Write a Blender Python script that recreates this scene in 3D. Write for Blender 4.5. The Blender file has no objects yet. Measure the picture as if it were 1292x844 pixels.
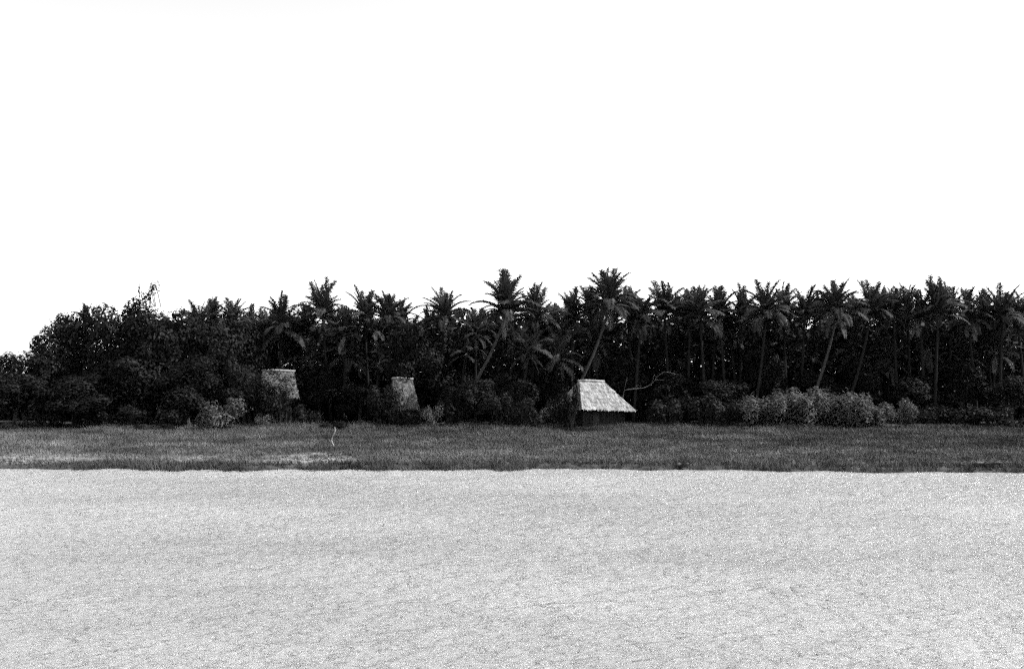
import bpy, math, random
import numpy as np
from mathutils import Vector, Matrix

# ------------------------------------------------------------------ camera, sky, sun, exposure
scene = bpy.context.scene
C = scene.collection
CAM_Z, F_PX, HOR = 6.57, 1256.0, 470.0
cd = bpy.data.cameras.new('camera'); cam = bpy.data.objects.new('camera', cd); C.objects.link(cam)
cd.sensor_width = 36.0; cd.lens = 36.0 * F_PX / 1292.0
cd.clip_start = 0.1; cd.clip_end = 6000
cam.location = (0, 0, CAM_Z)
cam.rotation_euler = (math.radians(90) + math.atan((HOR - 422) / F_PX), 0, 0)
scene.camera = cam

SUN = Vector((0.66, 0.05, 0.75)).normalized()          # towards the sun
world = bpy.data.worlds.new('World'); scene.world = world; world.use_nodes = True
nt = world.node_tree; nt.nodes.clear()
sky = nt.nodes.new('ShaderNodeTexSky'); sky.sky_type = 'NISHITA'; sky.sun_disc = False
sky.sun_elevation = math.asin(SUN.z); sky.sun_rotation = math.atan2(SUN.x, SUN.y)
sky.air_density = 1.0; sky.dust_density = 0.2
bw = nt.nodes.new('ShaderNodeSeparateColor')             # blue-sensitive black-and-white film: the sky's blue as grey
bg = nt.nodes.new('ShaderNodeBackground'); bg.inputs['Strength'].default_value = 0.122
wo = nt.nodes.new('ShaderNodeOutputWorld')
nt.links.new(sky.outputs[0], bw.inputs[0]); nt.links.new(bw.outputs['Blue'], bg.inputs[0]); nt.links.new(bg.outputs[0], wo.inputs[0])
sl = bpy.data.lights.new('sun', 'SUN'); sl.energy = 5.0; sl.angle = math.radians(0.5); sl.color = (1, 1, 1)
so = bpy.data.objects.new('sun', sl); C.objects.link(so); so.location = (60, 0, 60)
so.rotation_euler = SUN.to_track_quat('Z', 'Y').to_euler()
vs = scene.view_settings
vs.view_transform = 'Standard'; vs.look = 'None'; vs.gamma = 1.0; vs.use_curve_mapping = False
vs.exposure = 0.97
scene.cycles.use_denoising = False
scene.cycles.max_bounces = 6
scene.cycles.use_adaptive_sampling = True; scene.cycles.adaptive_threshold = 1.0; scene.cycles.adaptive_min_samples = 6   # leaves a film-like grain

rng = np.random.default_rng(7)
random.seed(7)

def at(px, py, Y):
    """photo pixel + real distance -> point"""
    return Vector(((px - 646.0) * Y / F_PX, Y, CAM_Z - (py - HOR) * Y / F_PX))

# ------------------------------------------------------------------ materials (all greys: the place is seen on black-and-white film)
def mat(name, lo, hi, scale=6.0, rough=0.7, spec=0.3, coords='Object', detail=4, rnd=0.0, bump=0.0, stretch=(1, 1, 1), attr=None, trans=0.0):
    m = bpy.data.materials.new(name); m.use_nodes = True
    t = m.node_tree; b = t.nodes['Principled BSDF']
    b.inputs['Roughness'].default_value = rough
    b.inputs['Specular IOR Level'].default_value = spec
    tc = t.nodes.new('ShaderNodeTexCoord'); mp = t.nodes.new('ShaderNodeMapping'); mp.inputs['Scale'].default_value = stretch
    n = t.nodes.new('ShaderNodeTexNoise'); n.inputs['Scale'].default_value = scale; n.inputs['Detail'].default_value = detail
    t.links.new(tc.outputs[coords], mp.inputs[0]); t.links.new(mp.outputs[0], n.inputs['Vector'])
    r = t.nodes.new('ShaderNodeMapRange'); r.inputs['From Min'].default_value = 0.3; r.inputs['From Max'].default_value = 0.7
    r.inputs['To Min'].default_value = lo; r.inputs['To Max'].default_value = hi
    t.links.new(n.outputs['Fac'], r.inputs['Value'])
    out = r.outputs[0]
    if rnd > 0:
        oi = t.nodes.new('ShaderNodeObjectInfo'); rr = t.nodes.new('ShaderNodeMapRange')
        rr.inputs['To Min'].default_value = 1 - rnd; rr.inputs['To Max'].default_value = 1 + rnd
        t.links.new(oi.outputs['Random'], rr.inputs['Value'])
        mm = t.nodes.new('ShaderNodeMath'); mm.operation = 'MULTIPLY'
        t.links.new(out, mm.inputs[0]); t.links.new(rr.outputs[0], mm.inputs[1]); out = mm.outputs[0]
    if attr:
        a = t.nodes.new('ShaderNodeAttribute'); a.attribute_name = attr
        mm = t.nodes.new('ShaderNodeMath'); mm.operation = 'MULTIPLY'
        t.links.new(out, mm.inputs[0]); t.links.new(a.outputs['Fac'], mm.inputs[1]); out = mm.outputs[0]
    t.links.new(out, b.inputs['Base Color'])
    if trans:                                            # thin leaves let light through
        tr = t.nodes.new('ShaderNodeBsdfTranslucent'); mxs = t.nodes.new('ShaderNodeMixShader'); mxs.inputs[0].default_value = trans
        t.links.new(out, tr.inputs['Color']); t.links.new(b.outputs[0], mxs.inputs[1]); t.links.new(tr.outputs[0], mxs.inputs[2])
        t.links.new(mxs.outputs[0], t.nodes['Material Output'].inputs['Surface'])
    if bump:
        bp = t.nodes.new('ShaderNodeBump'); bp.inputs['Strength'].default_value = bump; bp.inputs['Distance'].default_value = 0.05
        t.links.new(n.outputs['Fac'], bp.inputs['Height']); t.links.new(bp.outputs[0], b.inputs['Normal'])
    return m

M = {
    'frond': mat('palm_frond', 0.022, 0.062, 3.0, 0.6, 0.08, rnd=0.35, trans=0.3),
    'dead_frond': mat('dry_frond', 0.05, 0.14, 3.0, 0.7, 0.05, rnd=0.3),
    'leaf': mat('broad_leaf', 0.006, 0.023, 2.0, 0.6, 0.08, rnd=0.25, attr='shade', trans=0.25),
    'pale_leaf': mat('pale_shrub_leaf', 0.05, 0.12, 2.5, 0.6, 0.1, rnd=0.15, attr='shade', trans=0.3),
    'palm_bark': mat('palm_bark', 0.008, 0.028, 5.0, 0.85, 0.05, bump=0.5, stretch=(1, 1, 4), rnd=0.25),
    'pale_bark': mat('pale_palm_bark', 0.02, 0.075, 5.0, 0.85, 0.05, bump=0.5, stretch=(1, 1, 4)),
    'bark': mat('tree_bark', 0.02, 0.05, 5.0, 0.9, 0.05, bump=0.5),
    'dead_wood': mat('bleached_wood', 0.08, 0.18, 6.0, 0.8, 0.2),
    'pale_stick': mat('pale_stick', 0.35, 0.5, 6.0, 0.8, 0.1),
    'dark_wood': mat('wet_dark_wood', 0.012, 0.03, 6.0, 0.6, 0.3, bump=0.3),
    'thatch': mat('thatch', 0.09, 0.33, 2.6, 0.95, 0.1, bump=0.9, stretch=(1, 1, 0.5), attr='shade'),
    'dimmed_thatch': mat('dimmed_thatch', 0.035, 0.15, 4.0, 0.95, 0.05, bump=0.9, stretch=(1, 1, 0.5), attr='shade'),  # thatch colour darkened so the two half-hidden roofs look less sunlit
    'bamboo': mat('bamboo_wall', 0.015, 0.04, 9.0, 0.8, 0.05, rnd=0.3),
    'timber': mat('timber', 0.02, 0.04, 6.0, 0.8, 0.2),
    'grass': mat('bank_grass', 0.044, 0.115, 0.35, 0.7, 0.08, attr='shade'),
    'petiole': mat('petiole', 0.05, 0.08, 3.0, 0.5, 0.4),
}

# ------------------------------------------------------------------ mesh helpers
def mesh_np(name, V, F, shade=None):
    """V (n,3); F list of index arrays or (m,k) array"""
    me = bpy.data.meshes.new(name)
    V = np.asarray(V, dtype=np.float32)
    if isinstance(F, np.ndarray):
        m, k = F.shape
        me.vertices.add(len(V)); me.vertices.foreach_set('co', V.ravel())
        me.loops.add(m * k); me.loops.foreach_set('vertex_index', F.astype(np.int32).ravel())
        me.polygons.add(m)
        me.polygons.foreach_set('loop_start', np.arange(0, m * k, k, dtype=np.int32))
    else:
        me.from_pydata([tuple(map(float, v)) for v in V], [], [tuple(int(i) for i in f) for f in F])
    if shade is not None:
        a = me.attributes.new('shade', 'FLOAT', 'POINT'); a.data.foreach_set('value', np.asarray(shade, dtype=np.float32))
    me.update(calc_edges=True)
    me.validate()
    return me

def link(name, me, material=None, parent=None, smooth=False):
    if me is not None and material is not None and len(me.materials) == 0:
        me.materials.append(material)
    if smooth and me is not None:
        me.polygons.foreach_set('use_smooth', [True] * len(me.polygons))
    o = bpy.data.objects.new(name, me); C.objects.link(o)
    if parent is not None: o.parent = parent
    return o

def thing(name, label, cat, loc, group=None, rz=0.0):
    o = bpy.data.objects.new(name, None); C.objects.link(o)
    o.location = loc; o.rotation_euler = (0, 0, rz); o.empty_display_size = 0.3
    o['label'] = label; o['category'] = cat
    if group: o['group'] = group
    return o

def tag(o, label, cat, group=None):
    o['label'] = label; o['category'] = cat
    if group: o['group'] = group
    return o

class MB:
    def __init__(s): s.v = []; s.f = []; s.sh = []
    def add(s, vs_, fs, sh=1.0):
        b = len(s.v); s.v += [tuple(v) for v in vs_]; s.f += [tuple(i + b for i in f) for f in fs]; s.sh += [sh] * len(vs_)
    def tube(s, pts, rad, seg=6, cap=True):
        pts = [Vector(p) for p in pts]; vs_ = []; fs = []
        n = len(pts); up = Vector((0.31, 0.17, 0.93))
        for i, p in enumerate(pts):
            d = (pts[min(i + 1, n - 1)] - pts[max(i - 1, 0)]).normalized()
            a = d.cross(up)
            if a.length < 0.1: a = d.cross(Vector((1, 0, 0)))
            a.normalize(); b = d.cross(a)
            for k in range(seg):
                t = 2 * math.pi * k / seg
                vs_.append(p + (a * math.cos(t) + b * math.sin(t)) * rad[i])
        for i in range(n - 1):
            for k in range(seg):
                k2 = (k + 1) % seg
                fs.append((i * seg + k, i * seg + k2, (i + 1) * seg + k2, (i + 1) * seg + k))
        if cap:
            fs.append(tuple(range(seg - 1, -1, -1))); fs.append(tuple((n - 1) * seg + k for k in range(seg)))
        s.add(vs_, fs)
    def box(s, c, sx, sy, sz, rz=0.0):
        R = Matrix.Rotation(rz, 3, 'Z'); c = Vector(c)
        vs_ = [c + R @ Vector((x * sx / 2, y * sy / 2, z * sz / 2)) for z in (-1, 1) for y in (-1, 1) for x in (-1, 1)]
        s.add(vs_, [(0, 2, 3, 1), (4, 5, 7, 6), (0, 1, 5, 4), (2, 6, 7, 3), (0, 4, 6, 2), (1, 3, 7, 5)])
    def mesh(s, name): return mesh_np(name, np.array(s.v), s.f, s.sh)
    def build(s, name, material, parent=None, smooth=False): return link(name, s.mesh(name), material, parent, smooth)

def vnoise(x, y, seed=0):
    """smooth value noise on arrays"""
    x = np.asarray(x, dtype=np.float64); y = np.asarray(y, dtype=np.float64)
    xi = np.floor(x); yi = np.floor(y); fx = x - xi; fy = y - yi
    fx = fx * fx * (3 - 2 * fx); fy = fy * fy * (3 - 2 * fy)
    def h(a, b):
        v = np.sin(a * 127.1 + b * 311.7 + seed * 74.7) * 43758.5453
        return v - np.floor(v)
    return (h(xi, yi) * (1 - fx) + h(xi + 1, yi) * fx) * (1 - fy) + (h(xi, yi + 1) * (1 - fx) + h(xi + 1, yi + 1) * fx) * fy

# ------------------------------------------------------------------ ground, water
def shore(x):
    x = np.asarray(x, dtype=np.float64)
    return 67.4 - 0.035 * np.clip(x, -60, 60) + 0.35 * np.sin(x * 0.11 + 1.0) + 1.4 * (vnoise(x * 0.09, x * 0 + 3.3, 1) - 0.5) + 1.5 * (vnoise(x * 0.33, x * 0 + 1.3, 2) - 0.5) + 0.7 * (vnoise(x * 1.1, x * 0 + 4.3, 3) - 0.5)

def ground_z(x, y):
    x = np.asarray(x, dtype=np.float64); y = np.asarray(y, dtype=np.float64)
    d = y - shore(x)
    under = np.maximum(d * 0.25, -2.5)
    over = np.where(d < 0.7, d * 0.32, 0.224 + (np.minimum(d, 32.0) - 0.7) * 0.0190) + np.maximum(d - 32, 0) * 0.004
    over = np.minimum(over, 2.0)
    z = np.where(d < 0, under, over)
    amp = np.clip(d / 6, 0, 1)
    z = z + amp * (0.22 * (vnoise(x * 0.22, y * 0.22, 5) - 0.5) + 0.10 * (vnoise(x * 0.9, y * 0.9, 6) - 0.5))
    z = z + 0.6 * (vnoise(x * 0.13, x * 0 + 7.7, 31) - 0.55) * np.exp(-((y - 98.5) / 3.0) ** 2)      # uneven edge of the wood
    return z

def gz(x, y): return float(ground_z(x, y))

def ground_hit(px, py):
    """where the line of sight through a photo pixel meets the bank"""
    Y = 66.0
    while Y < 104:
        p = at(px, py, Y)
        if p.z <= gz(p.x, Y): break
        Y += 0.1
    return Y

def mud_mask(x, y):
    """bare pale mud behind the grass fringe of the water's edge, at the left end"""
    d = np.asarray(y) - shore(x)
    band = np.exp(-((d - 5.2 - 2.0 * (vnoise(x * 0.13, y * 0, 8) - 0.5)) / 3.1) ** 2)
    px = 646 + np.asarray(x) * F_PX / 72
    w = np.clip(1 - np.abs(px - 30) / 110, 0, 1) * 3.5 + np.clip(1 - np.abs(px - 235) / 70, 0, 1) * 1.5 + np.clip(1 - np.abs(px - 390) / 75, 0, 1) * 2.6 \
        + 0.35 * np.clip(1 - np.abs(px - 700) / 150, 0, 1) + 0.25 * np.clip(1 - np.abs(px - 1080) / 160, 0, 1)
    worn = np.clip(vnoise(np.asarray(x) * 0.10, np.asarray(y) * 0.28, 17) - 0.55, 0, 1) * 1.6 * np.clip((d - 2) / 3, 0, 1) * np.clip((20 - d) / 6, 0, 1)
    return np.clip(worn * (0.3 + vnoise(np.asarray(x) * 1.4, np.asarray(y) * 2.0, 18)) + band * w * (0.15 + 1.1 * vnoise(np.asarray(x) * 0.35, np.asarray(y) * 0.9, 9) * (0.4 + 1.0 * vnoise(np.asarray(x) * 1.9, np.asarray(y) * 3.0, 10))), 0, 1)

xs = np.unique(np.concatenate([np.array([-3000, -1500, -800, -400, -200, -120]), np.arange(-90, 90.1, 0.6), np.array([120, 200, 400, 800, 1500, 3000])]))
ys = np.unique(np.concatenate([np.array([-600, -200, 0, 40, 55, 61]), np.arange(63, 76, 0.35), np.arange(76, 150, 1.0), np.array([160, 180, 220, 300, 500, 1000, 2000, 4500])]))
GX, GY = np.meshgrid(xs, ys)
GZ = ground_z(GX, GY)
nx, ny = len(xs), len(ys)
ii = (np.arange(ny - 1)[:, None] * nx + np.arange(nx - 1)[None, :]).ravel()
FQ = np.stack([ii, ii + 1, ii + nx + 1, ii + nx], 1)
gm = mesh_np('ground', np.stack([GX.ravel(), GY.ravel(), GZ.ravel()], 1), FQ, mud_mask(GX.ravel(), GY.ravel()))
m = bpy.data.materials.new('river_bank_soil'); m.use_nodes = True
t = m.node_tree; b = t.nodes['Principled BSDF']; b.inputs['Roughness'].default_value = 0.9; b.inputs['Specular IOR Level'].default_value = 0.122
n1 = t.nodes.new('ShaderNodeTexNoise'); n1.inputs['Scale'].default_value = 1.3; n1.inputs['Detail'].default_value = 8
tc = t.nodes.new('ShaderNodeTexCoord'); t.links.new(tc.outputs['Object'], n1.inputs['Vector'])
cr = t.nodes.new('ShaderNodeMapRange'); cr.inputs['From Min'].default_value = 0.3; cr.inputs['From Max'].default_value = 0.7
cr.inputs['To Min'].default_value = 0.015; cr.inputs['To Max'].default_value = 0.055
t.links.new(n1.outputs['Fac'], cr.inputs['Value'])
at_ = t.nodes.new('ShaderNodeAttribute'); at_.attribute_name = 'shade'
mx = t.nodes.new('ShaderNodeMix'); mx.data_type = 'FLOAT'
mr = t.nodes.new('ShaderNodeMapRange'); mr.inputs['From Min'].default_value = 0.3; mr.inputs['From Max'].default_value = 0.7
mr.inputs['To Min'].default_value = 0.10; mr.inputs['To Max'].default_value = 0.22
t.links.new(n1.outputs['Fac'], mr.inputs['Value'])
t.links.new(at_.outputs['Fac'], mx.inputs[0]); t.links.new(cr.outputs[0], mx.inputs[2]); t.links.new(mr.outputs[0], mx.inputs[3])
t.links.new(mx.outputs[0], b.inputs['Base Color'])
bp = t.nodes.new('ShaderNodeBump'); bp.inputs['Strength'].default_value = 0.6; bp.inputs['Distance'].default_value = 0.1
t.links.new(n1.outputs['Fac'], bp.inputs['Height']); t.links.new(bp.outputs[0], b.inputs['Normal'])
g = link('ground', gm, m, smooth=True); g['kind'] = 'structure'

# silty river water: one sheet, rippled by the wind
xw = np.array([-3000, -300, -100, 0, 100, 300, 3000.0]); yw = np.array([-600, 0, 30, 55, 78.0])
WX, WY = np.meshgrid(xw, yw); k = len(xw)
ii = (np.arange(len(yw) - 1)[:, None] * k + np.arange(k - 1)[None, :]).ravel()
wm = mesh_np('river_water', np.stack([WX.ravel(), WY.ravel(), 0 * WX.ravel()], 1), np.stack([ii, ii + 1, ii + k + 1, ii + k], 1))
m = bpy.data.materials.new('silty_water'); m.use_nodes = True
t = m.node_tree; b = t.nodes['Principled BSDF']
b.inputs['Roughness'].default_value = 0.26; b.inputs['IOR'].default_value = 1.33
tc = t.nodes.new('ShaderNodeTexCoord')
def noise(scale, stretch, detail, rot=0.0):
    mp = t.nodes.new('ShaderNodeMapping'); mp.inputs['Scale'].default_value = stretch; mp.inputs['Rotation'].default_value = (0, 0, rot)
    t.links.new(tc.outputs['Object'], mp.inputs[0])
    n = t.nodes.new('ShaderNodeTexNoise'); n.inputs['Scale'].default_value = scale; n.inputs['Detail'].default_value = detail
    n.inputs['Roughness'].default_value = 0.65
    t.links.new(mp.outputs[0], n.inputs['Vector']); return n
na = noise(1.3, (0.6, 1.1, 1), 2, 0.10)       # wind ripples, decimetres
nb = noise(0.25, (0.5, 1.0, 1), 2, 0.15)      # slow swells
nc = noise(3.6, (0.8, 1.2, 1), 6, -0.08)       # fine chop
def bump(nn, dist, prev=None):
    bp = t.nodes.new('ShaderNodeBump'); bp.inputs['Strength'].default_value = 1.0; bp.inputs['Distance'].default_value = dist
    t.links.new(nn.outputs['Fac'], bp.inputs['Height'])
    if prev: t.links.new(prev.outputs[0], bp.inputs['Normal'])
    return bp
bA = bump(nb, 0.5); bB = bump(na, 0.45, bA); bC = bump(nc, 0.22, bB)
t.links.new(bC.outputs[0], b.inputs['Normal'])
ns = noise(0.06, (0.4, 1.0, 1), 5, 0.1)       # drifting silt
mr = t.nodes.new('ShaderNodeMapRange'); mr.inputs['From Min'].default_value = 0.3; mr.inputs['From Max'].default_value = 0.7
mr.inputs['To Min'].default_value = 0.21; mr.inputs['To Max'].default_value = 0.36
t.links.new(ns.outputs['Fac'], mr.inputs['Value']); t.links.new(mr.outputs[0], b.inputs['Base Color'])
w = link('river_water', wm, m); w['kind'] = 'structure'

# ------------------------------------------------------------------ grass on the bank (stuff)
def grass_blades():
    n = 120000
    X = rng.uniform(-64, 64, n); D = rng.uniform(0, 1, n) ** 0.85 * 37.0
    Y = shore(X) - 0.15 + D
    mm = mud_mask(X, Y)
    keep = rng.uniform(0, 1, n) > mm * 0.72
    keep &= np.abs(X) < Y * 0.53 + 4
    X, Y, D = X[keep], Y[keep], D[keep]
    xs_ = rng.uniform(-50, 50, 9000); ds_ = rng.uniform(-2.2, 0.4, 9000)          # sedge standing in the shallows
    ok = vnoise(xs_ * 0.45, xs_ * 0 + 2.2, 19) > 0.45 - 0.25 * ds_ + rng.uniform(-0.1, 0.25, 9000)
    X = np.concatenate([X, xs_[ok]]); D = np.concatenate([D, ds_[ok]]); Y = np.concatenate([Y, shore(xs_[ok]) + ds_[ok]]); n = len(X)
    Z = np.maximum(ground_z(X, Y), -0.04)
    pat = vnoise(X * 0.16, Y * 0.45, 11) * 0.6 + vnoise(X * 0.7, Y * 0.9, 12) * 0.4
    tall = np.clip((D - 13) / 14, 0, 1)
    H = (0.12 + 0.20 * pat + 0.08 * tall) * rng.uniform(0.6, 1.4, n)
    H = np.where(D < 1.8, H * (0.9 + 1.6 * vnoise(X * 0.8, Y * 0, 15)), H)
    H = H * (1 + 0.9 * np.clip((D - 26) / 5, 0, 1) * np.clip(vnoise(X * 0.45, Y * 0.5, 14) - 0.35, 0, 1) * 2)
    sh = (0.15 + 1.75 * pat) * (1.15 - 0.35 * tall) * np.where(D < 1.5 + 1.2 * vnoise(X * 0.3, Y * 0, 13), 0.55, 1.0)
    K = 5
    X = np.repeat(X, K); Y = np.repeat(Y, K); Z = np.repeat(Z, K); H = np.repeat(H, K) * rng.uniform(0.6, 1.2, n * K); sh = np.repeat(sh, K) * rng.uniform(0.7, 1.3, n * K)
    N = n * K
    X = X + rng.normal(0, 0.09, N); Y = Y + rng.normal(0, 0.09, N)
    a = rng.uniform(0, 2 * np.pi, N); wd = rng.uniform(0.012, 0.03, N)
    lean = rng.normal(0, 0.35, (N, 2)) * H[:, None] + np.array([-0.06, 0.0])
    V = np.zeros((N, 3, 3))
    V[:, 0] = np.stack([X - np.cos(a) * wd, Y - np.sin(a) * wd, Z - 0.02], 1)
    V[:, 1] = np.stack([X + np.cos(a) * wd, Y + np.sin(a) * wd, Z - 0.02], 1)
    V[:, 2] = np.stack([X + lean[:, 0], Y + lean[:, 1], Z + H], 1)
    return mesh_np('grass', V.reshape(-1, 3), np.arange(N * 3).reshape(-1, 3), np.repeat(sh, 3))
o = link('grass', grass_blades(), M['grass']); o['kind'] = 'stuff'
o['label'] = 'rough grass covering the bank between river and trees'; o['category'] = 'grass'

# ------------------------------------------------------------------ palm fronds (shared meshes)
def frond_mesh(a0, droop, L, seed, nl=30, curl=1.0):
    r = random.Random(seed)
    n = 12; pts = []; x = z = y = 0.0; sw = r.uniform(-0.12, 0.12)
    for i in range(n + 1):
        pts.append(Vector((x, y, z)))
        tt = i / n; th = math.radians(a0 - droop * tt ** 1.25)
        x += math.cos(th) * L / n; z += math.sin(th) * L / n; y += sw * L / n * tt
    V = []; F = []
    mb = MB(); mb.tube(pts, [0.045 * (1 - 0.85 * i / n) + 0.006 for i in range(n + 1)], 3, False)
    V += mb.v; F += [f for f in mb.f]
    for s in (-1, 1):
        for j in range(nl):
            u = 0.14 + 0.86 * (j + r.uniform(0.1, 0.9)) / nl
            q = u * n; i0 = min(int(q), n - 1); p = pts[i0].lerp(pts[i0 + 1], q - i0)
            d = (pts[i0 + 1] - pts[i0]).normalized()
            side = Vector((0, s, 0)); up = d.cross(Vector((0, 1, 0))); up = -up if up.z < 0 else up
            ll = L * 0.24 * (math.sin(math.pi * (0.12 + 0.80 * u)) ** 0.7) * r.uniform(0.8, 1.12)
            dir1 = (d * (0.55 + 0.5 * u) + side * r.uniform(0.75, 1.05) + up * r.uniform(0.05, 0.35)).normalized()
            dir2 = (dir1 * 0.75 + Vector((0, 0, -1)) * r.uniform(0.35, 0.95) * curl).normalized()
            wv = dir1.cross(up).normalized() * L * r.uniform(0.010, 0.017)
            m1 = p + dir1 * ll * 0.5; e = m1 + dir2 * ll * 0.55
            b0 = len(V)
            V += [tuple(p - wv * 0.5), tuple(p + wv * 0.5), tuple(m1 + wv), tuple(m1 - wv), tuple(e)]
            F += [(b0, b0 + 1, b0 + 2, b0 + 3), (b0 + 3, b0 + 2, b0 + 4)]
    return mesh_np('frond', np.array(V), F)

LEV = [(86, 22), (82, 34), (75, 52), (65, 72), (52, 88), (36, 92), (16, 80), (-8, 64), (-30, 45)]
FR = [[frond_mesh(a, d, 1.0, 100 + i * 10 + k) for k in range(3)] for i, (a, d) in enumerate(LEV)]
FD = [frond_mesh(-45, 40, 0.9, 900 + k, 22, 1.3) for k in range(2)]
for row in FR:
    for me in row: me.materials.append(M['frond'])
for me in FD: me.materials.append(M['dead_frond'])

def heart_mesh():
    mb = MB(); mb.tube([(0, 0, -0.55), (0, 0, -0.3), (0, 0, 0), (0, 0, 0.35), (0, 0, 0.8)], [0.13, 0.2, 0.23, 0.14, 0.03], 8)
    r = random.Random(5)
    for i in range(9):
        a = r.uniform(0, 6.28); c = Vector((math.cos(a) * 0.28, math.sin(a) * 0.28, r.uniform(-0.45, -0.15))); rr = 0.12
        vs_ = [c + Vector(v) * rr for v in ((1, 0, 0), (-1, 0, 0), (0, 1, 0), (0, -1, 0), (0, 0, 1.2), (0, 0, -1.2))]
        mb.add(vs_, [(0, 2, 4), (2, 1, 4), (1, 3, 4), (3, 0, 4), (2, 0, 5), (1, 2, 5), (3, 1, 5), (0, 3, 5)])
    return mb.mesh('crown')
HEART = heart_mesh(); HEART.materials.append(M['petiole'])

def palm(px, ytop, Y, label, group, flen=3.8, base_px=None, nf=24, dead=2, seed=0, stiff=0.0, bend=0.5):
    r = random.Random(seed * 31 + int(px))
    top = at(px, ytop, Y)
    cz = top.z - flen * 0.86
    bx = at(base_px if base_px is not None else px + r.uniform(-14, 14), 540, Y).x
    by = Y + r.uniform(-0.8, 0.8)
    base = Vector((bx, by, gz(bx, by) - 0.05))
    cen = Vector((top.x, Y, cz))
    root = thing('coconut_palm', label, 'palm tree', base, group)
    n = 11; pts = []; rad = []
    for i in range(n + 1):
        u = i / n
        h = u ** (1 + bend * 0.9)                 # lean first, straighten upwards
        h = u * (1 - bend) + (1 - (1 - u) ** 1.9) * bend if abs(cen.x - base.x) > 1.5 else u + 0.03 * math.sin(u * 6.3)
        p = base.lerp(cen, u); p.x = base.x + (cen.x - base.x) * h; p.y = base.y + (cen.y - base.y) * u
        pts.append(p - base); rad.append((0.20 if i else 0.27) * (1 - 0.45 * u) + (0.012 if i % 2 else 0))
    mb = MB(); mb.tube(pts, rad, 8)
    mb.build('trunk', M['pale_bark' if px in (638, 769, 1056) else 'palm_bark'], root, True)
    cr = link('crown', HEART, None, root); cr.location = cen - base
    az = r.uniform(0, 6.28)
    tilt = r.uniform(-0.24, 0.24), r.uniform(-0.24, 0.24)
    for i in range(nf):
        q = (i / (nf - 1)) ** 0.95
        lv = min(len(LEV) - 1, max(0, int(q * 8.6 * (1 - stiff) + r.uniform(-0.5, 0.5))))
        f = link('frond', r.choice(FR[lv]), None, cr)
        az += 2.39996
        s = flen * r.choice((0.62, 0.8, 0.9, 1.0, 1.0, 1.08)) * r.uniform(0.92, 1.06)
        f.scale = (s, s * r.uniform(0.8, 1.15), s * r.uniform(0.85, 1.05)); f.rotation_euler = (tilt[0] + r.uniform(-0.12, 0.12), tilt[1] + r.uniform(-0.12, 0.12), az + r.uniform(-0.35, 0.35))
        f.location = (0, 0, 0.25 - 0.5 * q)
    for i in range(dead):
        f = link('frond', r.choice(FD), None, cr); s = flen * r.uniform(0.6, 0.85)
        f.scale = (s, s, s); f.rotation_euler = (0, 0, r.uniform(0, 6.28)); f.location = (0, 0, -0.3)
        f['label'] = 'dry hanging frond'
    return root

ORD = ['', 'first', 'second', 'third', 'fourth', 'fifth', 'sixth', 'seventh', 'eighth', 'ninth', 'tenth', 'eleventh', 'twelfth', 'thirteenth', 'fourteenth', 'fifteenth']

# skyline palms: (px, top py, distance, frond length, base px, fronds, special label)
SKY = [
 (108, 386, 112, 2.6, None, 16, 'slim dark coconut palm poking out of the bushy trees at the left end'),
 (251, 385, 115, 3.0, None, 22, None),
 (268, 382, 118, 3.0, None, 22, None),
 (293, 376, 114, 3.4, None, 24, None),
 (334, 398, 116, 3.0, None, 22, None),
 (355, 379, 114, 3.9, 350, 26, None),
 (386, 388, 118, 3.2, None, 22, None),
 (406, 362, 115, 4.0, 420, 26, 'coconut palm with one stiff frond sticking out sideways from its tall crown'),
 (436, 391, 114, 3.3, None, 22, None),
 (459, 368, 116, 3.9, None, 24, None),
 (490, 372, 113, 3.6, None, 24, None),
 (506, 380, 119, 3.4, None, 20, None),
 (561, 366, 113, 3.9, 552, 22, 'coconut palm with open crown of three separated frond tufts on the skyline'),
 (600, 393, 115, 3.2, None, 20, None),
 (638, 352, 106, 4.6, 560, 30, 'broad ragged coconut palm on a pale trunk that leans over a low roof'),
 (676, 364, 109, 4.0, 668, 24, None),
 (700, 388, 117, 3.2, None, 20, None),
 (722, 371, 112, 3.8, None, 28, None),
 (746, 362, 115, 3.7, None, 22, None),
 (769, 345, 110, 4.4, 700, 28, 'tallest coconut palm on the skyline, rising straight above the thatched hut'),
 (792, 366, 116, 3.7, None, 22, None),
 (810, 368, 113, 3.6, None, 24, None),
 (838, 361, 114, 3.9, 846, 26, None),
 (856, 374, 119, 3.2, None, 20, None),
 (871, 371, 115, 3.3, None, 20, None),
 (883, 365, 112, 3.7, None, 24, None),
 (908, 366, 114, 3.8, None, 24, None),
 (937, 371, 116, 3.8, None, 26, None),
 (967, 358, 112, 4.0, 950, 26, None),
 (989, 365, 115, 3.6, None, 24, None),
 (1016, 368, 113, 3.4, 1010, 20, None),
 (1029, 375, 118, 3.2, None, 20, None),
 (1056, 357, 110, 4.1, 1008, 28, None),
 (1078, 382, 117, 3.4, None, 22, None),
 (1099, 361, 112, 3.9, 1062, 26, None),
 (1111, 367, 118, 3.5, None, 22, None),
 (1128, 366, 114, 3.4, None, 22, None),
 (1146, 364, 117, 3.4, None, 22, None),
 (1161, 369, 113, 3.4, None, 16, None),
 (1185, 358, 111, 4.1, 1176, 28, None),
 (1200, 366, 116, 3.5, None, 22, None),
 (1222, 369, 114, 3.8, None, 26, None),
 (1243, 371, 117, 3.6, None, 22, None),
 (1266, 365, 113, 3.8, 1258, 24, None),
 (1284, 373, 116, 3.6, None, 24, 'last coconut palm on the skyline at the right edge of the picture'),
]
MARK = {768: None}
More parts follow.
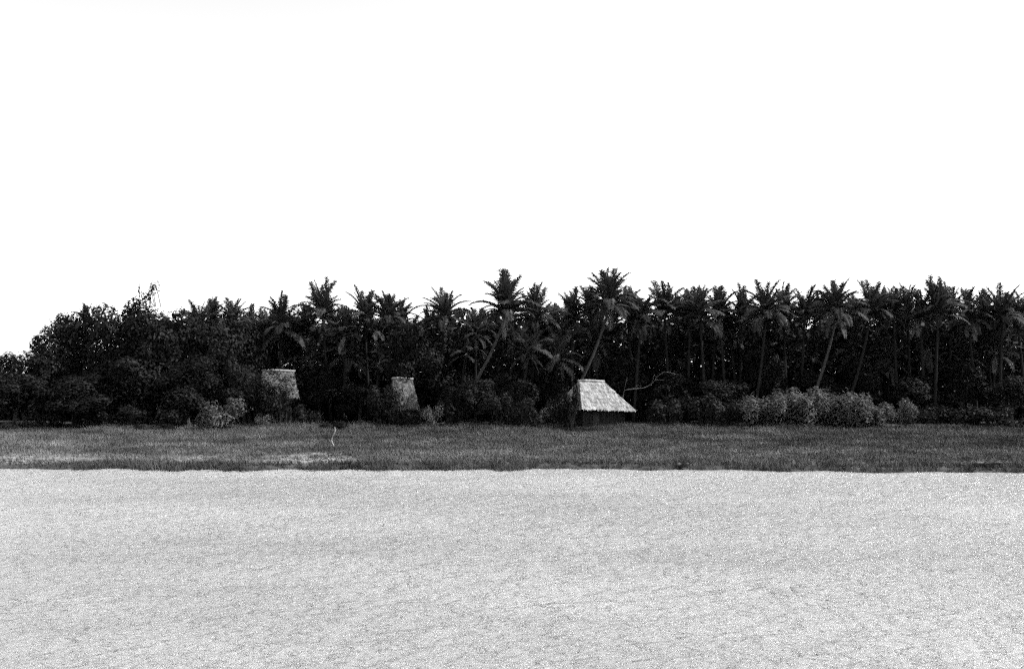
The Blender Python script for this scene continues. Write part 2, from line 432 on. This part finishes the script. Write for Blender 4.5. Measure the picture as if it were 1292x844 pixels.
marks = [(406, 'palm with the stiff sideways frond'), (561, 'palm with three open tufts'), (638, 'broad ragged leaning palm'), (769, 'tallest palm above the hut'), (1284, 'last palm at the right edge'), (108, 'slim palm among the bushy trees')]
mi = {px: i for i, s in enumerate(SKY) for (px, _) in marks if s[0] == px}
for i, (px, yt, Y, fl, bp_, nf, lab) in enumerate(SKY):
    if lab is None:
        best = min(((abs(i - mi[p]), p, nm) for p, nm in marks))
        side = 'right' if i > mi[best[1]] else 'left'
        look = 'tall' if yt < 366 else ('low' if yt > 380 else 'mid-height')
        lab = '%s skyline coconut palm, %s to the %s of the %s' % (look, ORD[best[0]], side, best[2])
    palm(px, yt, Y, lab, 'coconut palms along the skyline', fl * 0.94, bp_, nf + 13, i % 3, seed=i, stiff=(0.22, 0.05, 0.30, 0.15)[i % 4])

# palms in the row behind, crowns merging with each other
for i in range(54):
    px = 318 + i * 18.4 + random.uniform(-8, 8)
    palm(px, (380 if px > 700 else 391) + random.uniform(-5, 9), random.uniform(117, 134), 'coconut palm of the dense row behind, crown merging with its neighbours below the skyline',
         'coconut palms of the row behind', random.uniform(2.8, 3.7), None, 24, i % 2, seed=200 + i)

# lower palms standing in front of the row
LOWP = [(352, 418, 116, 3.4, None), (392, 428, 115, 3.3, 400), (440, 420, 115, 3.6, None), (478, 432, 114, 3.2, None), (538, 425, 115, 3.4, None),
        (588, 416, 114, 3.5, None), (668, 412, 106.5, 3.6, 652), (704, 422, 108, 3.4, None), (752, 408, 114, 3.6, None), (800, 414, 115, 3.6, None),
        (846, 425, 114, 3.5, None), (892, 416, 115, 3.6, None), (934, 428, 114, 3.5, None), (978, 412, 113, 3.6, 962), (1024, 424, 113, 3.4, None),
        (1076, 418, 112, 3.6, None), (1122, 426, 112, 3.5, None), (1166, 416, 113, 3.5, None), (1210, 424, 112, 3.6, None), (1256, 416, 111, 3.6, None)]
nl_ = sum(1 for p in LOWP if p[0] < 765)
for i, (px, yt, Y, fl, bp_) in enumerate(LOWP):
    if px < 765:
        k = nl_ - i; lab = 'short coconut palm in front of the row, %s to the left of the thatched hut' % ORD[k]
        if k == 1: lab = 'short coconut palm in front of the row, directly above the thatched hut roof'
        else: lab = 'short coconut palm in front of the row, %s to the left of the thatched hut' % ORD[k - 1]
    else:
        lab = 'short coconut palm in front of the row, %s to the right of the thatched hut' % ORD[i - nl_ + 1]
    palm(px, yt, Y + (5 if px > 765 else 0), lab, 'short coconut palms in front of the row', fl * 0.9, bp_, 26, 1, seed=300 + i)

# ------------------------------------------------------------------ broadleaf trees and shrubs
def leaf_cloud(n, blobs, size, seed, hollow=0.55, flat=0.0, long=1.0):
    """leaf-sized faces spread through lobes; blobs: list of (centre, radii)"""
    r = np.random.default_rng(seed)
    wts = np.array([b[1][0] * b[1][1] + b[1][0] * b[1][2] for b in blobs]); wts = wts / wts.sum()
    idx = r.choice(len(blobs), n, p=wts)
    d = r.normal(0, 1, (n, 3)); d /= np.linalg.norm(d, axis=1)[:, None]
    rad = (hollow + (1 - hollow) * r.uniform(0, 1, n) ** 0.6) * (1 + 0.13 * np.sin(d[:, 0] * 7 + idx) * np.sin(d[:, 2] * 6 + d[:, 1] * 5 + idx * 2.1))
    cen = np.array([b[0] for b in blobs])[idx]; rd = np.array([b[1] for b in blobs])[idx]
    P = cen + d * rd * rad[:, None]
    P += r.normal(0, size * 0.4, (n, 3))
    # facing: outward + up + random
    nn = d + np.array([0, 0, 0.5]) + r.normal(0, 0.55, (n, 3)); nn /= np.linalg.norm(nn, axis=1)[:, None]
    t1 = np.cross(nn, r.normal(0, 1, (n, 3))); t1 /= np.linalg.norm(t1, axis=1)[:, None] + 1e-9
    t2 = np.cross(nn, t1)
    s = size * r.uniform(0.6, 1.35, n)[:, None]
    V = np.zeros((n, 4, 3))
    V[:, 0] = P - t1 * s * long; V[:, 1] = P - t2 * s * 0.45 + nn * s * 0.12; V[:, 2] = P + t1 * s * long - nn * s * 0.2; V[:, 3] = P + t2 * s * 0.45 + nn * s * 0.12
    sh = np.repeat((0.65 + 0.7 * r.uniform(0, 1, n)) * np.where(idx % 3 == 0, 1.2, 0.95), 4)
    return V.reshape(-1, 3), np.arange(n * 4).reshape(-1, 4), sh

def tree_proto(seed, h, R, sparse_top=False):
    """returns (trunk mesh, crown mesh) for a broadleaf tree of height h, crown radius R, foot at origin"""
    r = random.Random(seed)
    mb = MB()
    th = h * 0.42
    pts = [Vector((0.15 * math.sin(i * 0.9 + seed), 0.1 * math.cos(i * 1.1 + seed), th * i / 5)) for i in range(6)]
    mb.tube(pts, [0.34, 0.27, 0.25, 0.23, 0.2, 0.17], 8)
    blobs = [((0, 0, h * 0.62), (R * 0.75, R * 0.75, h * 0.30))]
    for i in range(13):
        a = i * 2.4 + r.uniform(-0.4, 0.4); el = r.uniform(0.30, 0.88); rr = R * (1.02 - 0.75 * max(0, el - 0.45)) * r.uniform(0.55, 0.85)
        c = Vector((math.cos(a) * rr, math.sin(a) * rr, h * el)); br = R * r.uniform(0.26, 0.44)
        c.z = min(c.z, h - br * 0.8)
        blobs.append((tuple(c), (br, br, br * r.uniform(0.7, 1.0))))
        s0 = pts[r.choice([3, 4, 5])]
        mid = s0.lerp(c, 0.5) + Vector((0, 0, 0.3))
        mb.tube([s0, mid, c], [0.11, 0.075, 0.025], 5)
    V, F, S = leaf_cloud(6200, blobs, 0.20, seed)
    if sparse_top:
        tw = []
        for i in range(9):
            a = r.uniform(-0.9, 0.9); b0 = Vector((r.uniform(-1.0, 1.4), r.uniform(-0.8, 0.8), h * 0.92))
            e = b0 + Vector((math.sin(a) * 0.9, r.uniform(-0.3, 0.3), r.uniform(0.9, 2.0)))
            mb.tube([b0, b0.lerp(e, 0.5) + Vector((r.uniform(-.15, .15), 0, 0)), e], [0.04, 0.03, 0.012], 4)
            tw.append((tuple(b0.lerp(e, 0.75)), (0.35, 0.35, 0.55)))
        V2, F2, S2 = leaf_cloud(240, tw, 0.12, seed + 1, 0.1)
        F = np.concatenate([F, F2 + len(V)]); V = np.concatenate([V, V2]); S = np.concatenate([S, S2])
    cm = mesh_np('crown', V, F, S); cm.materials.append(M['leaf'])
    tm = mb.mesh('trunk'); tm.materials.append(M['bark'])
    return tm, cm
PROT = [tree_proto(40 + i, 10.0, 3.6) for i in range(5)]
WISP = tree_proto(77, 10.0, 3.6, True)

def sapling_proto(seed):
    r = random.Random(seed); mb = MB(); blobs = []
    mb.tube([(0, 0, -0.02), (0.1, 0, 2.0), (0.0, 0.1, 4.0), (0.15, 0, 7.2)], [0.08, 0.07, 0.05, 0.02], 6)
    for i in range(12):
        a = i * 2.4; h = 4.2 + 5.2 * i / 12; c = (math.cos(a) * r.uniform(0.5, 1.3), math.sin(a) * r.uniform(0.5, 1.3), h)
        mb.tube([(0.05, 0, h - 1.0), c], [0.03, 0.01], 4); blobs.append((c, (1.1, 1.1, 0.8)))
    V, F, S = leaf_cloud(760, blobs, 0.15, seed, 0.0)
    cm = mesh_np('crown', V, F, S); cm.materials.append(M['leaf']); tm = mb.mesh('trunk'); tm.materials.append(M['bark'])
    return tm, cm
SAPL = [sapling_proto(90 + i) for i in range(3)]
def sapling(px, ytop, Y, wpx, label, k):
    top = at(px, ytop, Y); zf = gz(top.x, Y); tm, cm = SAPL[k]
    root = thing('sapling', label, 'tree', (top.x, Y, zf), 'thin saplings in front of the half-hidden houses', k * 1.7)
    link('trunk', tm, None, root); link('crown', cm, None, root)
    q = wpx * Y / F_PX / 2 / 1.7; root.scale = (q, q, (top.z - zf) / 9.7)

def broad(px, ytop, Y, wpx, label, group, k=0, rz=None):
    top = at(px, ytop, Y); zf = gz(top.x, Y)
    tm, cm = WISP if k < 0 else PROT[k % 5]
    root = thing('broadleaf_tree', label, 'tree', (top.x, Y, zf), group, random.uniform(0, 6.28) if rz is None else rz)
    h = (top.z - zf) / 10.0; rr = wpx * Y / F_PX / 2 / 3.6
    a = link('trunk', tm, None, root); c = link('crown', cm, None, root)
    root.scale = (rr, rr, h)
    return root
BR = [
 (-8, 452, 104, 70, 'small bushy tree cut by the left edge of the picture', 0),
 (34, 434, 106, 72, 'low rounded tree at the sloping left end of the tree line', 1),
 (68, 394, 109, 72, 'leafy tree with twiggy ragged top beside the slim dark palm, on its left side', 2),
 (94, 384, 113, 66, 'taller ragged tree just left of the slim dark palm, behind the leafy one', 3),
 (142, 379, 110, 92, 'broad dense tree between the slim dark palm and the wispy-topped tree', 4),
 (187, 374, 109, 92, 'tree with thin wispy twigs standing up above its dense crown', -1),
 (228, 376, 112, 76, 'flat-topped dense tree just right of the wispy-topped tree', 0),
 (276, 386, 111, 84, 'rounded dark tree under the palms above the pale round bush', 2),
 (314, 398, 113, 64, 'narrow dark tree in the dip between bushy trees and palms', 3),
 (522, 392, 112, 66, 'rounded broadleaf tree between palms above the roof with a bright ridge', 1),
 (594, 404, 118, 60, 'small broadleaf tree half hidden left of the broad leaning palm', 4),
]
for (px, yt, Y, wp, lab, k) in BR:
    broad(px, yt, Y, wp, lab, 'broadleaf trees among the palms', k, 0.0 if k < 0 else None)
UN = [
 (20, 468, 103.5, 80, 'low spreading tree over the grass at the left edge', 3),
 (98, 466, 103.5, 92, 'low tree with sunlit layered branches in front of the dark left wood', 0),
 (170, 440, 106.5, 96, 'dark understorey tree below the wispy-topped tree', 1),
 (238, 446, 106.5, 90, 'dark understorey tree left of the pale round bush', 4),
 (308, 452, 108.5, 54, 'dark understorey tree just left of the half-hidden roof', 2),
 (405, 452, 114, 66, 'dark understorey tree between the two half-hidden roofs', 0),
 (455, 480, 111, 62, 'low tree on the left side of the roof with a bright ridge', 3),
 (556, 452, 114, 66, 'dark low tree just right of the roof with a bright ridge', 1),
 (600, 472, 104.5, 64, 'low tree at the foot of the leaning palm trunk', 2),
 (650, 468, 107, 66, 'low tree halfway between leaning palm trunk and thatched hut', 4),
 (696, 462, 109, 56, 'low tree touching the shaded end of the thatched hut', 0),
 (784, 440, 114, 62, 'dark tree behind the ridge of the thatched hut', 1),
 (850, 462, 111, 66, 'dark tree behind the bare pale branch', 2),
 (912, 474, 108, 72, 'dark low tree midway between thatched hut and pale thicket', 3),
 (962, 436, 114, 62, 'dark tree behind the left end of the pale thicket', 4),
 (1026, 462, 112, 66, 'dark tree behind the middle of the pale thicket', 0),
 (1092, 442, 114, 58, 'dark tree behind the right end of the pale thicket', 1),
 (1150, 468, 111, 66, 'dark tree behind the small leafy bush past the thicket', 2),
 (1212, 446, 113, 66, 'dark tree behind the low hedge of dark bushes', 3),
 (1276, 472, 110, 70, 'dark tree at the right edge behind the low hedge', 4),
]
for (px, yt, Y, wp, lab, k) in UN:
    broad(px, yt, Y + (1 if px > 760 else 0), wp, lab, 'understorey trees', k)

sapling(338, 462, 104.4, 40, 'thin sapling whose leaves veil the patchy grey thatched roof', 0)
sapling(362, 466, 104.0, 34, 'second thin sapling at the right end of the patchy grey roof', 1)
sapling(330, 470, 104.8, 36, 'third thin sapling at the left end of the patchy grey roof', 2)
sapling(350, 478, 103.9, 40, 'shortest thin sapling standing before the middle of the patchy grey roof', 1)
sapling(500, 482, 104.6, 32, 'thin sapling veiling the roof with a bright ridge', 2)

# ---- shrubs
def shrub_proto(seed, n, size, long=1.0, tall=False):
    r = random.Random(seed); mb = MB(); blobs = []
    for i in range(9):
        a = i * 2.4 + r.uniform(-.3, .3); rr = r.uniform(0.15, 0.62)
        hh = r.uniform(0.35, 0.85) * (1 - 0.35 * rr)
        c = (math.cos(a) * rr, math.sin(a) * rr, hh)
        br = r.uniform(0.22, 0.34); blobs.append((c, (br, br, min(br, hh * 0.9) * (1.5 if tall else 1.0))))
        mb.tube([(0.05 * math.cos(a), 0.05 * math.sin(a), -0.02), (c[0] * 0.5, c[1] * 0.5, hh * 0.5), c], [0.022, 0.016, 0.006], 4)
    V, F, S = leaf_cloud(n, blobs, size, seed, 0.35, long=long)
    V[:, 2] = np.maximum(V[:, 2], 0.0)
    return mb.mesh('stems'), mesh_np('foliage', V, F, S)
SHP = [shrub_proto(60 + i, 1500, 0.055) for i in range(4)]
SHR = [shrub_proto(70 + i, 3200, 0.04, 1.5, True) for i in range(3)]
def dupmat(me, m):
    c = me.copy(); c.materials.clear(); c.materials.append(m); return c
SD = [(dupmat(a, M['bark']), dupmat(b_, M['leaf'])) for a, b_ in SHP]
SP = [(dupmat(a, M['bark']), dupmat(b_, M['pale_leaf'])) for a, b_ in SHP]
SR = [(dupmat(a, M['bark']), dupmat(b_, M['pale_leaf'])) for a, b_ in SHR]
def shrub(px, ytop, Y, wpx, label, group, protos, k):
    top = at(px, ytop, Y); zf = gz(top.x, Y)
    s, f = protos[k % len(protos)]
    root = thing('shrub', label, 'bush', (top.x, Y, zf), group, random.uniform(0, 6.28))
    link('stems', s, None, root); link('foliage', f, None, root)
    w_ = wpx * Y / F_PX / 2 / 0.85; root.scale = (w_, w_, max(0.4, (top.z - zf) / 0.98))
    return root
SHL = [
 (286, 500, 101.5, 72, 'pale rounded bush standing on the bank below dark trees', SP, 0),
 (332, 520, 102, 36, 'small grey bush just right of the pale round bush', SP, 1),
 (256, 520, 101, 22, 'small grey bush hugging the left side of the pale round bush', SP, 2),
 (176, 534, 100, 22, 'little dark tuft of bush on the grass edge below the wispy-topped tree', SD, 1),
 (212, 534, 100, 30, 'low dark bush on the grass edge left of the pale round bush', SD, 2),
 (12, 531, 100.5, 60, 'low dark bush at the left edge of the bank', SD, 3),
 (424, 531, 99.5, 46, 'grassy mounded bush above the pale curved stick', SD, 0),
 (480, 480, 104, 56, 'dense dark shrub screening the roof with a bright ridge', SD, 1),
 (545, 512, 102.5, 34, 'small shrub just right of the roof with a bright ridge', SP, 3),
 (575, 490, 103.5, 54, 'dark shrub at the root of the leaning palm', SD, 2),
 (628, 494, 103, 54, 'tall shrub with a few pale leaves near the leaning palm', SD, 3),
 (662, 500, 103, 50, 'dark shrub nearer to the shaded end of the hut', SD, 0),
 (694, 508, 104.2, 30, 'small pale shrub against the shaded end of the hut', SP, 1),
 (842, 500, 104.5, 62, 'dark shrub below the bare pale branch', SD, 1),
 (890, 494, 104, 66, 'dark shrub in the black gap right after the bare branch', SD, 2),
 (932, 504, 103, 50, 'dark shrub adjoining the left end of the pale thicket', SD, 3),
 (964, 502, 102, 72, 'pale leafy clump at the left end of the thicket', SR, 0),
 (990, 497, 102.4, 74, 'pale leafy clump in the thicket, second from its left end', SR, 1),
 (1020, 494, 101.8, 76, 'pale leafy clump in the thicket, third from its left end', SR, 2),
 (1050, 498, 102.2, 74, 'pale leafy clump in the thicket, fourth from its left end', SR, 0),
 (1080, 501, 101.8, 74, 'pale leafy clump in the thicket, fifth from its left end', SR, 1),
 (1108, 511, 102.2, 58, 'pale leafy clump closing the right end of the thicket', SR, 2),
 (1144, 501, 102.6, 40, 'small leafy bush standing alone between thicket and low hedge', SP, 0),
 (1180, 510, 102.5, 66, 'dark bush of the low hedge, first from its left end', SD, 1),
 (1214, 509, 102.2, 68, 'dark bush of the low hedge, second from its left end', SD, 2),
 (1248, 512, 101.8, 66, 'dark bush of the low hedge, third from its left end', SD, 3),
 (722, 481, 100.8, 27, 'tall narrow dark shrub added as shade over the near corner of the hut roof', SD, 0),  # added shrub, its dark leaves imitate the shade on the left roof slope
 (706, 497, 101.2, 36, 'shorter dark shrub added as shade over the lower left slope of the hut roof', SD, 2),  # added as well, outline shaped like the shaded slope of the roof
 (328, 477, 104.3, 34, 'tall dark shrub covering the left end of the patchy grey roof', SD, 3),
 (352, 482, 103.6, 54, 'dark shrub hiding the wall below the patchy grey thatched roof', SD, 1),
 (384, 508, 103.0, 44, 'dark shrub between patchy grey roof and the grassy mounded bush', SD, 2),
 (62, 508, 102.5, 60, 'dark shrub under the low layered tree, on its left side', SD, 2),
 (118, 514, 102.5, 56, 'dark shrub under the low layered tree, on its right side', SD, 0),
 (168, 510, 103.5, 60, 'dark shrub in the black shade below the wispy-topped tree', SD, 3),
 (222, 508, 103.5, 60, 'dark shrub in the black shade left of the pale round bush', SD, 1),
 (520, 514, 102.8, 40, 'low dark shrub below the eave of the roof with a bright ridge', SD, 3),
 (1284, 526, 101.5, 44, 'dark bush of the low hedge, cut by the right edge', SD, 0),
]
for (px, yt, Y, wp, lab, pr, k) in SHL:
    shrub(px, yt, Y, wp, lab, 'bushes at the foot of the trees', pr, k)

# dark undergrowth deeper in the wood: reads as one mass
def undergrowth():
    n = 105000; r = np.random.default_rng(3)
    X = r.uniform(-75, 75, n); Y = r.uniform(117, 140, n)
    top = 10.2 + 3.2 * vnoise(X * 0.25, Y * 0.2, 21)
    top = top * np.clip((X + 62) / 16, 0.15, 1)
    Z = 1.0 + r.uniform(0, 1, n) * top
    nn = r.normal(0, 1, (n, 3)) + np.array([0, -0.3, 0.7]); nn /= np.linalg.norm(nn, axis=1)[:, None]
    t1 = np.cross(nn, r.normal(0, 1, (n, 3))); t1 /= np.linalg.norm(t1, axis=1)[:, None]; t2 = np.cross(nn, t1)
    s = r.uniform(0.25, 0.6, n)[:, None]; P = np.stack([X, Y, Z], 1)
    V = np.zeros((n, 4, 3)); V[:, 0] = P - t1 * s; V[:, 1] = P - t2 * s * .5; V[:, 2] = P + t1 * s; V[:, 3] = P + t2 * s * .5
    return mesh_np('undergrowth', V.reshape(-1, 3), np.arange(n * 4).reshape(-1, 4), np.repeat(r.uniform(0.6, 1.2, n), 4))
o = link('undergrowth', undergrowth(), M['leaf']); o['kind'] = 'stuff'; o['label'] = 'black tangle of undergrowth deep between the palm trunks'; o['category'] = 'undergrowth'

# ------------------------------------------------------------------ thatched houses
def thatch_course(P0, P1, Q0, Q1, rows, seed, lift=0.02):
    """strips of thatch up a roof face: P0-P1 eave, Q0-Q1 top edge; returns list of meshes with ragged lower edges"""
    r = random.Random(seed); out = []
    P0, P1, Q0, Q1 = map(Vector, (P0, P1, Q0, Q1))
    nrm = (P1 - P0).cross(Q0 - P0)
    if nrm.length < 1e-4: nrm = (P1 - P0).cross(Q1 - P0)
    nrm.normalize()
    if nrm.z < 0: nrm = -nrm
    for i in range(rows):
        u0 = i / rows; u1 = min(1.0, (i + 1.35) / rows)
        a0, a1 = P0.lerp(Q0, u0), P1.lerp(Q1, u0); b0, b1 = P0.lerp(Q0, u1), P1.lerp(Q1, u1)
        n = max(3, int((a1 - a0).length / 0.06)); V = []; F = []; S = []
        down = (a0 - b0).normalized()
        for k in range(n + 1):
            t_ = k / n
            lo = a0.lerp(a1, t_) + down * (r.uniform(-0.08, 0.34) if i == 0 else r.uniform(-0.12, 0.18)); hi = b0.lerp(b1, t_); th = lift + r.uniform(0, 0.05)
            sh = r.uniform(0.6, 1.25)
            V += [lo + nrm * th, hi + nrm * (0.02 + 0.008 * (i % 2)), lo - nrm * 0.01]; S += [sh, sh * 0.95, sh * 0.8]
            if k:
                c = 3 * k
                F += [(c - 3, c, c + 1, c - 2), (c - 1, c + 2, c, c - 3)]
        me = mesh_np('thatch_course', np.array([tuple(v) for v in V]), F, S); out.append(me)
    return out

def hip_house(name, label, loc, rz, L, W, eave, ridge, run0, run1, sag=0.0, walls=True, seed=0, over=0.85, rows=8, tm='thatch'):
    """hip roof: origin at the near corner A of the eave plan; L along +x, W along +y (local)"""
    root = thing(name, label, 'hut', loc, None, rz)
    A, B = Vector((0, 0, eave)), Vector((L, 0, eave - sag)); Cc, D = Vector((0, W, eave - 0.1)), Vector((L, W, eave - sag))
    R1, R2 = Vector((run0, W / 2, ridge)), Vector((L - run1, W / 2, ridge - 0.06))
    mb = MB(); dz = Vector((0, 0, -0.10))
    vs_ = [A, B, D, Cc, R1, R2] + [p + dz for p in (A, B, D, Cc, R1, R2)]
    fs = [(0, 1, 5, 4), (1, 2, 5), (2, 3, 4, 5), (3, 0, 4)]
    fs += [tuple(reversed([i + 6 for i in f])) for f in fs] + [(0, 6, 7, 1), (1, 7, 8, 2), (2, 8, 9, 3), (3, 9, 6, 0)]
    mb.add(vs_, fs)
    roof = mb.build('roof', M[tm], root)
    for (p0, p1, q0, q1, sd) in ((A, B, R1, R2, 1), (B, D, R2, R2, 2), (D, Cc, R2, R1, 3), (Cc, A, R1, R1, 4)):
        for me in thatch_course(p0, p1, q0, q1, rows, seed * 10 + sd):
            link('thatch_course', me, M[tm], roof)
    mb = MB(); mb.tube([R1 + Vector((-0.15, 0, 0.02)), R1.lerp(R2, 0.3) + Vector((0, 0, 0.07)), R1.lerp(R2, 0.7) + Vector((0, 0, 0.05)), R2 + Vector((0.15, 0, 0.02))], [0.13, 0.16, 0.15, 0.13], 7)
    mb.build('ridge_cap', M['thatch'], roof, True)
    # posts, slatted walls, door
    x0, x1, y0, y1 = over, L - over, over, W - over; wt = eave - sag - 0.05
    for (x, y) in ((x0, y0), (x1, y0), (x0, y1), (x1, y1), ((x0 + x1) / 2, y0)):
        mb = MB(); mb.tube([(x, y, -0.3), (x, y, wt)], [0.07, 0.06], 6); mb.build('post', M['timber'], root)
    r = random.Random(seed + 5)
    slat = MB(); slat.box((0, 0, 0.5), 0.10, 0.03, 1.0); sm_ = slat.mesh('slat'); sm_.materials.append(M['bamboo'])
    def wall(p, q):
        p, q = Vector(p), Vector(q); d = q - p; n = int(d.length / 0.16); ang = math.atan2(d.y, d.x)
        mb = MB(); mb.box((d.length / 2, 0.03, 0.55 * wt), d.length, 0.03, wt * 0.9); wl = mb.build('wall', M['bamboo'], root)
        wl.location = p; wl.rotation_euler = (0, 0, ang)
        for i in range(n):
            s_ = link('slat', sm_, None, wl); s_.location = ((i + 0.5) * d.length / n, -0.005 - 0.012 * (i % 2), 0.02)
            s_.scale = (1, 1, wt * r.uniform(0.78, 0.98))
    wall((x0, y0, 0), (x1, y0, 0)); wall((x0, y1, 0), (x0, y0, 0)); wall((x1, y0, 0), (x1, y1, 0)); wall((x1, y1, 0), (x0, y1, 0))
    mb = MB(); mb.box((x0 + 1.6, y0 - 0.05, 0.8), 0.85, 0.04, 1.55); mb.build('door', M['timber'], root)
    return root

a = at(734, 516, 102); zg = gz(a.x + 2, 104)
hip_house('thatched_hut', 'thatched hut with sunlit hipped roof standing at the edge of the grass', (a.x, 102, zg), math.radians(34), 7.25, 5.0,
          2.85 - zg, 5.66 - zg, 1.6, 2.4, 0.28, seed=1)
a = at(326, 496, 106.5); zg = gz(a.x + 2, 107.5)
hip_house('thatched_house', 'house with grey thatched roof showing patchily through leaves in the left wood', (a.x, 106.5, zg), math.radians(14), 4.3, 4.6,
          3.9 - zg, 6.75 - zg, 0.5, 0.5, 0.0, seed=2, tm='dimmed_thatch')
a = at(494, 512, 106.5); zg = gz(a.x + 2, 107.5)
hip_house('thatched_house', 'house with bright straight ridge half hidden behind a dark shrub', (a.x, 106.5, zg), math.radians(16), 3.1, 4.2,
          2.6 - zg, 5.9 - zg, 0.5, 0.5, 0.0, seed=3, tm='dimmed_thatch')

# ------------------------------------------------------------------ dead wood on the bank
def path_tube(name, pix, Y, r0, r1, material, label, cat, twigs=(), seg=6, ydrift=0.0):
    P = [at(px, py, Y + ydrift * i) for i, (px, py) in enumerate(pix)]
    base = P[0].copy(); root = thing(name, label, cat, base)
    n = len(P); mb = MB(); mb.tube([p - base for p in P], [r0 + (r1 - r0) * i / (n - 1) for i in range(n)], seg)
    mb.build('stem', material, root, True)
    for tw in twigs:
        T = [at(px, py, Y + 0.1) - base for px, py in tw]
        mb = MB(); mb.tube(T, [r1 * 1.2 + (0.008 - r1 * 1.2) * i / (len(T) - 1) for i in range(len(T))], 5); mb.build('twig', material, root, True)
    return root
path_tube('dead_tree', [(776, 536), (780, 520), (785, 503), (788, 492), (796, 491), (804, 490), (813, 489), (821, 485), (826, 480), (830, 474), (838, 469), (846, 470), (853, 472)], 107.6, 0.055, 0.018, M['dead_wood'],
          'bare pale branch of a dead tree curving out beside the hut', 'dead tree',
          twigs=[((788, 492), (789, 484), (791, 477)), ((800, 490), (804, 486), (810, 487)), ((826, 480), (832, 479), (838, 480)), ((821, 485), (824, 478), (826, 471))], ydrift=-0.04)
path_tube('driftwood_stick', [(421, 566), (421.5, 561), (419, 555), (421, 549), (424, 543), (423, 539)], ground_hit(421, 564), 0.045, 0.025, M['pale_stick'],
          'thin curved pale stick standing in the bank grass', 'stick')
path_tube('driftwood_stick', [(419, 587), (417, 582), (415, 577)], ground_hit(419, 586), 0.03, 0.015, M['pale_stick'],
          'short pale twig leaning at the mud near the water', 'stick')
def log(px0, px1, py, label):
    Y = ground_hit((px0 + px1) / 2, py + 1); a = at(px0, py, Y); b_ = at(px1, py, Y)
    root = thing('driftwood_log', label, 'log', (a.x, Y, gz(a.x, Y)))
    d = b_.x - a.x; mb = MB()
    mb.tube([(d * u, 0.15 * math.sin(u * 5), 0.16 + 0.05 * math.sin(u * 9) + 0.12 * u) for u in [i / 8 for i in range(9)]], [0.10, 0.16, 0.17, 0.15, 0.16, 0.14, 0.14, 0.11, 0.06], 8)
    mb.build('stem', M['dark_wood'], root, True)
    for q, (u, hh) in enumerate(((0.3, 0.35), (0.62, 0.42), (0.85, 0.4))):
        mb = MB(); mb.tube([(d * u, 0, 0.2), (d * u + 0.25, -0.1, hh), (d * u + 0.45, -0.1, hh + 0.12)], [0.05, 0.04, 0.015], 5); mb.build('twig', M['dark_wood'], root)
log(1226, 1260, 588, 'dark knobbly driftwood log on the grass near the right edge')
log(852, 868, 591, 'short dark log at the waterline below the hut')
